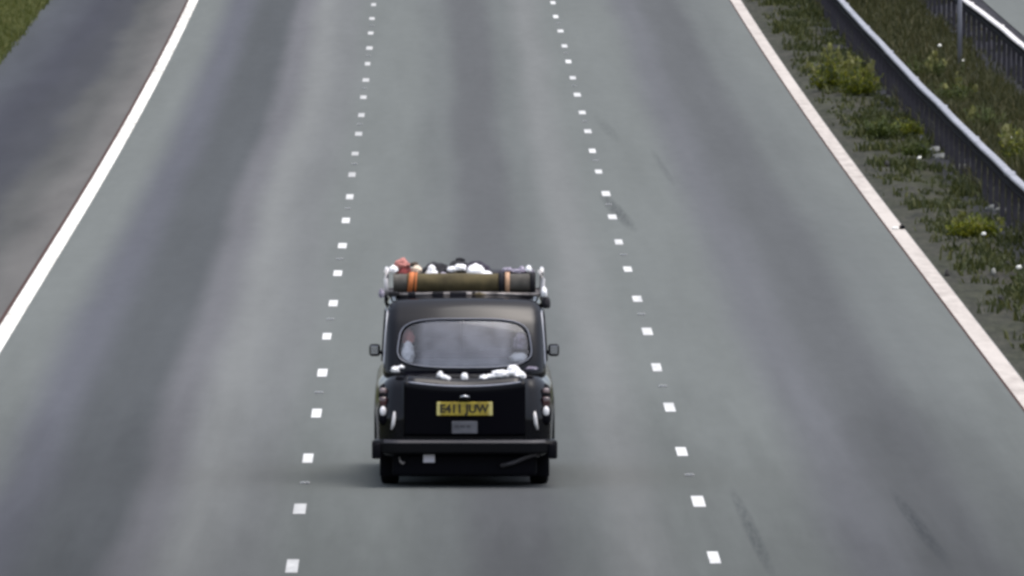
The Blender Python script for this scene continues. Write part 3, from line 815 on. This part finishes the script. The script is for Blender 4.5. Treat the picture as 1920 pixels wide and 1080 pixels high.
# plates
pb = bmesh.new(); box(pb, (0, 0.048, 0.745), (0.525, 0.014, 0.128), 0.006); plate = build('number_plate', pb, M['yellow'], taxi)
def text_mesh(s, size, width, ext):
    cu = bpy.data.curves.new('lettering', 'FONT'); cu.body = s; cu.size = size; cu.extrude = ext; cu.align_x = 'CENTER'; cu.align_y = 'CENTER'; cu.offset = 0.0035
    o = bpy.data.objects.new('lettering', cu); COL.objects.link(o)
    dg = bpy.context.evaluated_depsgraph_get(); dg.update()
    me = bpy.data.meshes.new_from_object(o.evaluated_get(dg)); bpy.data.objects.remove(o); bpy.data.curves.remove(cu)
    xs = [v.co.x for v in me.vertices]; k = width / (max(xs) - min(xs)); m0 = (max(xs) + min(xs)) / 2
    for v in me.vertices:
        v.co = Vector(((v.co.x - m0) * k, -v.co.z, v.co.y))
    me.materials.clear()
    return me
o = link('lettering', text_mesh('E411 JUW', 0.108, 0.46, 0.002), M['black_ink'], plate); o.location = (0, 0.0385, 0.743)
pb = bmesh.new(); box(pb, (0, 0.050, 0.570), (0.242, 0.014, 0.118), 0.006); lp = build('licence_plate', pb, M['grey_plate'], taxi)
pb = bmesh.new()
for x0, w in ((-0.075, 0.045), (-0.02, 0.05), (0.035, 0.035)): box(pb, (x0, 0.0415, 0.580), (w, 0.004, 0.022), 0.0)
build('worn_print', pb, M['grey_ink'], lp)

# bumper
def bump_frame(s):
    x = 0.845 * s
    y = 0.10 * max(0, abs(s) - 0.72) ** 1.6 / 0.28 ** 1.6
    return x, y
bb = bmesh.new(); fr = []
for i in range(41):
    s = -1 + 2 * i / 40; x, y = bump_frame(s); fr.append((Vector((x, y, 0.0)), Vector((0, 1, 0)), Vector((0, 0, 1))))
extrude_path(bb, [(0.012, 0.325), (0.0, 0.34), (0.0, 0.418), (0.024, 0.443), (0.14, 0.452), (0.14, 0.325)], fr)
bumper = build('bumper', bb, M['bumper'], taxi)
bb = bmesh.new(); extrude_path(bb, [(-0.003, 0.421), (-0.003, 0.427), (0.018, 0.449), (0.04, 0.455), (0.04, 0.442), (0.02, 0.43)], fr[2:-2]); build('lit_top_strip', bb, M['bumper_lit_edge'], bumper)  # lit top edge of the bumper, put into a lighter grey strip
for sgn in (-1, 1):
    eb = bmesh.new(); box(eb, (sgn * 0.850, 0.24, 0.352), (0.045, 0.34, 0.160), 0.015); box(eb, (sgn * 0.825, 0.10, 0.345), (0.070, 0.10, 0.145), 0.015)
    build('bumper_end', eb, M['rubber'], bumper, True)
vb = bmesh.new(); box(vb, (0, 0.32, 0.245), (1.36, 0.28, 0.29), 0.04); build('valance', vb, M['rubber'], taxi, True)
vb = bmesh.new(); box(vb, (0, 2.3, 0.235), (1.15, 3.7, 0.17), 0.03); build('floor_pan', vb, M['rubber'], taxi, True)
for sgn in (-1, 1):
    vb = bmesh.new(); box(vb, (sgn * 0.70, 0.47, 0.215), (0.20, 0.012, 0.25), 0.004); build('mud_flap', vb, M['rubber'], taxi, True)
vb = bmesh.new(); box(vb, (0.0, 1.15, 0.26), (0.80, 0.55, 0.20), 0.05); build('fuel_tank', vb, M['rubber'], taxi, True)
vb = bmesh.new(); tube(vb, [(-0.66, 0.86, 0.30), (-0.15, 0.86, 0.30), (0.15, 0.86, 0.30), (0.66, 0.86, 0.30)], [0.045, 0.05, 0.05, 0.045], 12)
lump(vb, (0, 0.86, 0.29), (0.14, 0.16, 0.13), 5, 0.05, flat=False); build('rear_axle', vb, M['rubber'], taxi, True)
eb = bmesh.new(); tube(eb, [(0.70, 0.13, 0.300), (0.66, 0.10, 0.312), (0.58, 0.12, 0.285), (0.46, 0.12, 0.235), (0.36, 0.13, 0.205), (0.30, 0.5, 0.2), (0.30, 1.5, 0.22)], 0.020, 10); build('exhaust_pipe', eb, M['exhaust'], taxi, True)
eb = bmesh.new(); tube(eb, [(-0.615, 0.12, 0.29), (-0.605, 0.115, 0.245), (-0.58, 0.11, 0.225), (-0.565, 0.12, 0.24)], 0.011, 8); build('tow_hook', eb, M['dull_metal'], taxi, True)
eb = bmesh.new(); box(eb, (-0.335, 0.138, 0.272), (0.108, 0.012, 0.076), 0.004); build('white_tag', eb, M['white_tag'], taxi)

# tail lamps with their bright reversing lenses, painted crease highlights on the wings
for sgn in (-1, 1):
    def onbody(x, z):
        loc, nor, _, _ = bvh_body.ray_cast(Vector((x, -1, z)), Vector((0, 1, 0)))
        return (loc.y if loc is not None else 0.3)
    X0 = sgn * 0.768
    tl = bmesh.new(); ys = [onbody(X0, z) for z in (0.60, 0.72, 0.84, 0.95)]
    tube(tl, [(X0, ys[0] + 0.01, 0.585), (X0, ys[0] + 0.0, 0.62), (X0, ys[1], 0.73), (X0, ys[2], 0.85), (X0 * 0.99, ys[3] + 0.005, 0.93), (X0 * 0.985, ys[3] + 0.02, 0.96)], [0.02, 0.044, 0.05, 0.048, 0.04, 0.015], 14)
    lamp = build('tail_lamp', tl, M['rubber'], taxi, True)
    def lens(name, z, hx, hz, mat, dy):
        b = bmesh.new()
        if name == 'reversing_lens': lump(b, (X0, onbody(X0, z) - dy, z), (hx, 0.03, hz), 1, 0.0, flat=False)
        else: box(b, (X0, onbody(X0, z) - dy, z), (hx * 1.9, 0.05, hz * 1.75), 0.018)
        build(name, b, mat, lamp, True)
    lens('amber_lens', 0.885, 0.034, 0.050, M['amber'], 0.030)
    lens('red_lens', 0.800, 0.038, 0.055, M['red_lens'], 0.032)
    lens('reversing_lens', 0.712, 0.032, 0.050, M['clear_lens'], 0.036)
    ob = bmesh.new()
    pts_ = []
    for z, xx in ((0.545, 0.688), (0.60, 0.672), (0.66, 0.664), (0.715, 0.660)):
        pts_.append((sgn * xx, onbody(sgn * xx, z) - 0.012, z))
    tube(ob, pts_, [0.010, 0.017, 0.017, 0.009], 10); build('crease_glint', ob, M['white_tube'], taxi, True)  # added pale rods standing in for highlights on the wing creases

# door mirrors
for sgn in (-1, 1):
    mb = bmesh.new()
    box(mb, (sgn * 0.855, 2.55, 1.185), (0.105, 0.09, 0.115), 0.025); tube(mb, [(sgn * 0.74, 2.60, 1.13), (sgn * 0.80, 2.57, 1.165), (sgn * 0.85, 2.56, 1.18)], 0.016, 8)
    dm = build('door_mirror', mb, M['rubber'], taxi, True)
    mb = bmesh.new(); box(mb, (sgn * 0.858, 2.503, 1.188), (0.072, 0.006, 0.080), 0.002)
    build('mirror_glass', mb, M['chrome'], dm)

# wheels
def wheel_parts():
    tb = bmesh.new(); prof = []
    for a, r in ((-0.075, 0.215), (-0.085, 0.25), (-0.088, 0.30), (-0.078, 0.33), (-0.055, 0.34), (0.055, 0.34), (0.078, 0.33), (0.088, 0.30), (0.085, 0.25), (0.075, 0.215)): prof.append((a, r))
    n = 40; rings = []
    for i in range(n):
        t = 2 * math.pi * i / n
        rings.append([tb.verts.new((a, r * math.cos(t), r * math.sin(t))) for a, r in prof])
    for i in range(n):
        A, B = rings[i], rings[(i + 1) % n]
        for k in range(len(prof)): tb.faces.new((A[k], A[(k + 1) % len(prof)], B[(k + 1) % len(prof)], B[k]))
    rb = bmesh.new()
    r = bmesh.ops.create_cone(rb, cap_ends=True, segments=32, radius1=0.216, radius2=0.216, depth=0.10)
    r2 = bmesh.ops.create_cone(rb, cap_ends=True, segments=24, radius1=0.09, radius2=0.06, depth=0.04); bmesh.ops.translate(rb, vec=(0, 0, 0.07), verts=r2['verts'])
    bmesh.ops.rotate(rb, cent=(0, 0, 0), matrix=Matrix.Rotation(math.pi / 2, 3, 'Y'), verts=rb.verts[:])
    bmesh.ops.recalc_face_normals(tb, faces=tb.faces[:])
    tm = bpy.data.meshes.new('tyre'); tb.to_mesh(tm); tb.free(); tm.materials.append(M['tyre']); tm.polygons.foreach_set('use_smooth', [True] * len(tm.polygons))
    rm = bpy.data.meshes.new('rim'); rb.to_mesh(rm); rb.free(); rm.materials.append(M['rim'])
    return tm, rm
tm, rm = wheel_parts()
for sgn in (-1, 1):
    for wy in (0.86, 3.67):
        w = empty('wheel', (sgn * 0.705, wy, 0.340), 0 if sgn > 0 else math.pi); w.parent = taxi
        for nm_, me in (('tyre', tm), ('rim', rm)):
            o = bpy.data.objects.new(nm_, me); COL.objects.link(o); o.parent = w

# inside the cabin
ib = bmesh.new(); box(ib, (0, 1.95, 1.068), (1.38, 2.3, 0.012)); build('cabin_floor', ib, M['interior'], taxi)
ib = bmesh.new(); box(ib, (0, 0.98, 1.12), (1.30, 0.16, 0.10), 0.04); build('rear_seat', ib, M['seat'], taxi, True)
for x0 in (0.36,):
    ib = bmesh.new(); box(ib, (x0, 2.15, 1.14), (0.46, 0.12, 0.16), 0.05); build('front_seat', ib, M['seat'], taxi, True)
ib = bmesh.new()
box(ib, (0, 1.97, 1.62), (1.30, 0.03, 0.05), 0.01); box(ib, (-0.02, 1.97, 1.35), (0.03, 0.03, 0.56), 0.008); box(ib, (0, 1.97, 1.14), (1.34, 0.03, 0.13), 0.01)
build('partition_frame', ib, M['interior'], taxi)
ib = bmesh.new(); box(ib, (0.0, 2.72, 1.58), (0.20, 0.02, 0.055), 0.012); tube(ib, [(0, 2.72, 1.60), (0, 2.76, 1.66)], 0.01, 6); build('interior_mirror', ib, M['rubber'], taxi, True)

# roof rack (bolted to the roof: a part of the taxi)
rack = empty('roof_rack', (0, 0, 0)); rack.parent = taxi
RZ = 1.775
rb = bmesh.new()
for y in (1.30, 1.85, 2.4): tube(rb, [(-0.74, y, RZ), (0, y, RZ + 0.012), (0.74, y, RZ)], 0.014, 8)
tube(rb, [(-0.74, 1.30, RZ), (-0.74, 2.4, RZ)], 0.014, 8); tube(rb, [(0.74, 1.30, RZ), (0.74, 2.4, RZ)], 0.014, 8)
build('deck_bars', rb, M['dull_metal'], rack, True)
for sgn in (-1, 1):
    hb = bmesh.new()
    tube(hb, [(sgn * 0.735, 1.28, RZ), (sgn * 0.742, 1.24, RZ + 0.07), (sgn * 0.745, 1.23, RZ + 0.14), (sgn * (0.742 if sgn < 0 else 0.715), 1.25, RZ + 0.215), (sgn * 0.735, 1.5, RZ + 0.20), (sgn * 0.74, 2.3, RZ + 0.20), (sgn * 0.74, 2.4, RZ)], 0.020, 10)
    build('end_hoop', hb, M['white_tube'], rack, True)
    for y in (1.3, 2.3):
        fb = bmesh.new(); tube(fb, [(sgn * 0.745, y, RZ), (sgn * 0.745, y, 1.70), (sgn * 0.715, y, 1.62)], 0.014, 8); build('foot', fb, M['rubber'], rack, True)
rb = bmesh.new(); tube(rb, [(-0.72, 1.255, RZ - 0.008), (-0.3, 1.25, RZ + 0.002), (0.3, 1.25, RZ + 0.002), (0.72, 1.255, RZ - 0.008)], 0.016, 8); build('rear_rail', rb, M['dull_metal'], rack, True)
for x0, w in ((-0.67, 0.10), (-0.50, 0.07), (-0.25, 0.11), (-0.06, 0.16), (0.09, 0.04)):
    rb = bmesh.new(); box(rb, (x0, 1.25, RZ - 0.001), (w, 0.05, 0.046), 0.012); build('black_lashing', rb, M['black_cloth'], rack, True)

# ------------------------------------------------------------------ luggage on the roof rack (things of their own)
def W(x, y, z): return CAR + Vector((x, y, z))
# rolled mat
rm_ = empty('rolled_mat', W(0, 1.36, 1.880))
def roll(bm, x0, x1, r, seed, n=40, seg=28):
    rings = []
    for i in range(n + 1):
        x = x0 + (x1 - x0) * i / n; ring_ = []
        for k in range(seg):
            a = 2 * math.pi * k / seg
            rr = r * (1 + 0.05 * mnoise.noise(Vector((x * 5 + seed, math.cos(a) * 1.4, math.sin(a) * 1.4))) + 0.02 * mnoise.noise(Vector((x * 18, a * 2, seed))))
            ring_.append(bm.verts.new((x, rr * math.cos(a), rr * math.sin(a) * 1.0)))
        rings.append(ring_)
    for i in range(n):
        for k in range(seg): bm.faces.new((rings[i][k], rings[i][(k + 1) % seg], rings[i + 1][(k + 1) % seg], rings[i + 1][k]))
    bm.faces.new(rings[0]); bm.faces.new(rings[-1])
b = bmesh.new(); roll(b, -0.545, 0.325, 0.088, 1); build('rolled_canvas', b, M['olive'], rm_, True)
b = bmesh.new(); roll(b, 0.385, 0.625, 0.084, 4, 14); build('rolled_canvas', b, M['olive_grey'], rm_, True)
b = bmesh.new(); roll(b, -0.675, -0.547, 0.083, 8, 12); build('rolled_canvas', b, M['olive_grey'], rm_, True)
def strap(x, r, w, mat, name, tilt=0.0, parent=rm_):
    b = bmesh.new(); seg = 32; R1 = []
    for k in range(seg):
        a = 2 * math.pi * k / seg
        row = []
        for dx, dr in ((-w / 2, 0), (-w / 2, 0.008), (w / 2, 0.008), (w / 2, 0)):
            row.append(b.verts.new((x + dx + tilt * math.sin(a), (r + dr) * math.cos(a), (r + dr) * math.sin(a))))
        R1.append(row)
    for k in range(seg):
        A, B = R1[k], R1[(k + 1) % seg]
        for j in range(4): b.faces.new((A[j], A[(j + 1) % 4], B[(j + 1) % 4], B[j]))
    return build(name, b, mat, parent, True)
strap(-0.508, 0.092, 0.048, M['orange'], 'strap', 0.012)
strap(-0.462, 0.090, 0.018, M['orange'], 'strap', 0.006)
strap(0.350, 0.091, 0.050, M['black_cloth'], 'strap')
strap(0.408, 0.092, 0.042, M['peach'], 'strap')
strap(0.650, 0.089, 0.050, M['black_cloth'], 'strap')
tag(rm_, 'long olive brown rolled mat strapped across the back of the roof rack', 'rolled mat')

tb = bmesh.new(); box(tb, (0, 0, 0), (1.31, 0.86, 0.165), 0.03)
bmesh.ops.subdivide_edges(tb, edges=tb.edges[:], cuts=6, use_grid_fill=True)
for v in tb.verts:
    v.co.z += 0.014 * mnoise.noise(v.co * 4.0) + 0.008 * mnoise.noise(v.co * 11.0); v.co.y += 0.02 * mnoise.noise(v.co * 5.0 + Vector((3, 1, 2)))
tarp = build('packed_tarpaulin', tb, M['black_cloth'], None, True); tarp.location = W(-0.01, 1.92, 1.882)
tag(tarp, 'black packed tarpaulin filling the roof rack behind the rolled mat', 'tarpaulin')
def bundle(name, label, cat, x, y, z, parts, group=None):
    root = empty(name, W(x, y, z))
    for pn, specs, mat in parts:
        b = bmesh.new()
        for c, s, seed, amp in specs: lump(b, c, s, seed, amp)
        build(pn, b, M[mat], root, True)
    return tag(root, label, cat, group)
# (offsets: x right, z up; seats on the rack deck at about 1.79 or against the mat)
bundle('cloth_bag', 'red cloth bag with a pink top at the left end of the roof load', 'bag', -0.585, 1.62, 1.90,
       [('bag', [((0, 0, 0.03), (0.085, 0.17, 0.12), 2, 0.2)], 'red_cloth'), ('top', [((-0.01, -0.02, 0.135), (0.072, 0.10, 0.062), 5, 0.3)], 'pink_cloth')])
bundle('cloth_bundle', 'small white cloth bundle left of the red bag on the roof rack', 'bundle', -0.672, 1.50, 1.965, [('cloth', [((0, 0, 0.03), (0.045, 0.12, 0.045), 3, 0.2)], 'white_cloth')])
bundle('cloth_bundle', 'cream cloth bundle with a brown tip beside the orange strap', 'bundle', -0.455, 1.47, 1.97,
       [('cloth', [((0, 0, 0.025), (0.050, 0.10, 0.042), 6, 0.3)], 'cream_cloth'), ('brown_tip', [((-0.02, 0.06, 0.072), (0.04, 0.05, 0.028), 8, 0.3)], 'brown_cloth')])
bundle('holdall', 'black holdall with a white triangular cover, right of the cream bundle', 'holdall', -0.27, 1.72, 1.90,
       [('bag', [((0.0, 0, 0.03), (0.150, 0.26, 0.135), 9, 0.14)], 'black_cloth'), ('white_cover', [((-0.04, -0.26, 0.045), (0.062, 0.07, 0.062), 10, 0.15), ((-0.04, -0.25, 0.095), (0.040, 0.06, 0.050), 12, 0.15)], 'white_cloth'),
        ('grey_flap', [((0.07, -0.28, 0.050), (0.050, 0.05, 0.026), 14, 0.3)], 'lilac_cloth')])
bundle('holdall', 'black holdall with a long white cloth over it at the middle of the roof load', 'holdall', -0.06, 1.80, 1.90,
       [('bag', [((0, 0, 0.035), (0.130, 0.28, 0.140), 15, 0.14)], 'black_cloth'), ('white_cloth', [((-0.055, -0.27, 0.095), (0.050, 0.08, 0.034), 16, 0.2), ((0.02, -0.27, 0.110), (0.062, 0.09, 0.042), 17, 0.2)], 'white_cloth'),
        ('grab_handle', [((0.02, 0.05, 0.175), (0.045, 0.03, 0.022), 18, 0.3)], 'black_cloth')])
bundle('holdall', 'dark holdall behind a large white dome shaped cloth on the roof rack', 'holdall', 0.13, 1.75, 1.90,
       [('bag', [((-0.01, 0.05, 0.03), (0.150, 0.24, 0.135), 19, 0.12)], 'purple_cloth'), ('white_cloth', [((-0.02, -0.24, 0.062), (0.092, 0.11, 0.090), 20, 0.1), ((0.065, -0.24, 0.040), (0.080, 0.10, 0.048), 22, 0.1)], 'white_cloth')])
bundle('holdall', 'flat dark purple holdall with a painted lilac lit top at the right end of the roof load', 'holdall', 0.46, 1.70, 1.88,
       [('bag', [((0.0, 0, 0.02), (0.205, 0.28, 0.105), 23, 0.1)], 'purple_cloth'), ('lit_top', [((-0.05, -0.14, 0.110), (0.05, 0.10, 0.026), 24, 0.3), ((0.08, -0.12, 0.098), (0.13, 0.14, 0.022), 25, 0.3)], 'lilac_cloth')])  # light on the bag's top painted as paler lilac lumps
bundle('cloth_bundle', 'small white bundle on the right end of the purple holdall', 'bundle', 0.61, 1.52, 1.985, [('cloth', [((0, 0, 0.01), (0.032, 0.07, 0.042), 26, 0.15)], 'white_cloth')])
bundle('cloth_bundle', 'small pale grey bundle on the purple holdall left of the white one', 'bundle', 0.545, 1.66, 1.985, [('cloth', [((0, 0, 0.0), (0.030, 0.07, 0.042), 27, 0.2)], 'lilac_cloth')])
bundle('canister', 'black round canister hanging below the right end of the roof rack', 'canister', 0.775, 1.22, 1.665,
       [('body', [((0, 0, 0.02), (0.042, 0.12, 0.075), 28, 0.06)], 'black_cloth'), ('strap', [((-0.03, 0, 0.06), (0.014, 0.02, 0.06), 29, 0.1)], 'dull_metal')])
bundle('pouch', 'small white pouch hanging outside the right end of the roof rack', 'pouch', 0.755, 1.20, 1.765, [('pouch', [((0, 0, 0.02), (0.030, 0.07, 0.062), 30, 0.15)], 'white_cloth')])
bundle('pouch', 'small lilac pouch hanging outside the left end of the roof rack', 'pouch', -0.785, 1.20, 1.755, [('pouch', [((0, 0, 0.02), (0.028, 0.07, 0.055), 31, 0.2)], 'lilac_cloth')])
bundle('cloth_flap', 'olive cloth flap hanging from under the middle of the rolled mat', 'cloth', 0.13, 1.235, 1.745,
       [('cloth', [((0, 0, 0.01), (0.085, 0.02, 0.035), 32, 0.35)], 'olive'), ('pale_edge', [((-0.095, -0.005, 0.0), (0.05, 0.015, 0.014), 33, 0.3)], 'cream_cloth')])

# white cloth bundles on the boot deck and behind the rear window
def deck(x):
    q = (x / 0.572) ** 2; return 0.965 + 0.045 * q
def boot_bundle(label, x, y, specs, mat='white_cloth'):
    t = (y - lid_y(x) - 0.06) / 0.36; z = deck(x) + (1.085 - deck(x)) * max(0, min(1, t)) ** 0.9
    bundle('cloth_bundle', label, 'bundle', x, y, z, [('cloth', specs, mat)], 'white bundles along the boot top')
boot_bundle('white bundle at the left end of the boot top below the window corner', -0.655, 0.36, [((0, 0, 0.035), (0.042, 0.05, 0.036), 41, 0.25), ((0.06, 0.02, 0.06), (0.03, 0.04, 0.018), 42, 0.25)])
boot_bundle('crumpled white bundle left of the middle of the boot top, two lumps falling right', -0.19, 0.24, [((-0.04, 0, 0.035), (0.030, 0.05, 0.038), 43, 0.45), ((0.0, -0.02, 0.015), (0.034, 0.05, 0.030), 58, 0.45), ((0.035, -0.03, 0.002), (0.028, 0.05, 0.030), 44, 0.45)])
boot_bundle('single egg shaped white bundle at the middle of the boot top', 0.0, 0.22, [((0, 0, 0.025), (0.034, 0.05, 0.050), 45, 0.2)])
boot_bundle('low white bundle between the egg shaped one and the largest on the boot top', 0.185, 0.23, [((0, 0, 0.012), (0.05, 0.05, 0.036), 46, 0.3)])
boot_bundle('largest white bundle with two peaks on the right half of the boot top', 0.40, 0.25, [((-0.135, 0, 0.012), (0.075, 0.06, 0.028), 56, 0.3), ((-0.06, 0, 0.03), (0.090, 0.07, 0.050), 47, 0.3), ((0.06, 0.02, 0.045), (0.070, 0.06, 0.075), 48, 0.3), ((0.125, 0, 0.02), (0.055, 0.06, 0.042), 57, 0.3)])
boot_bundle('thin pale lump imitating a trim highlight at the right end of the boot top below the window corner', 0.635, 0.40, [((0, 0, 0.04), (0.06, 0.05, 0.017), 49, 0.25)], 'lilac_cloth')  # added lump in place of a highlight on the window trim
bundle('cloth_bundle', 'white bundle with a pinkish top seen through the left of the rear window', 'bundle', -0.54, 0.66, 1.14,
       [('cloth', [((0.0, 0, 0.07), (0.066, 0.06, 0.10), 51, 0.2), ((0.005, 0.06, 0.13), (0.055, 0.06, 0.08), 55, 0.2)], 'white_cloth'), ('pink_top', [((0.01, 0.16, 0.235), (0.06, 0.06, 0.09), 52, 0.25)], 'pink_cloth')])
bundle('cloth_bundle', 'white bundle under a grey one seen through the right of the rear window', 'bundle', 0.51, 0.64, 1.14,
       [('cloth', [((0.0, 0, 0.055), (0.085, 0.06, 0.055), 53, 0.15)], 'white_cloth'), ('grey_top', [((0.02, 0.13, 0.19), (0.07, 0.06, 0.10), 54, 0.3)], 'lilac_cloth')])
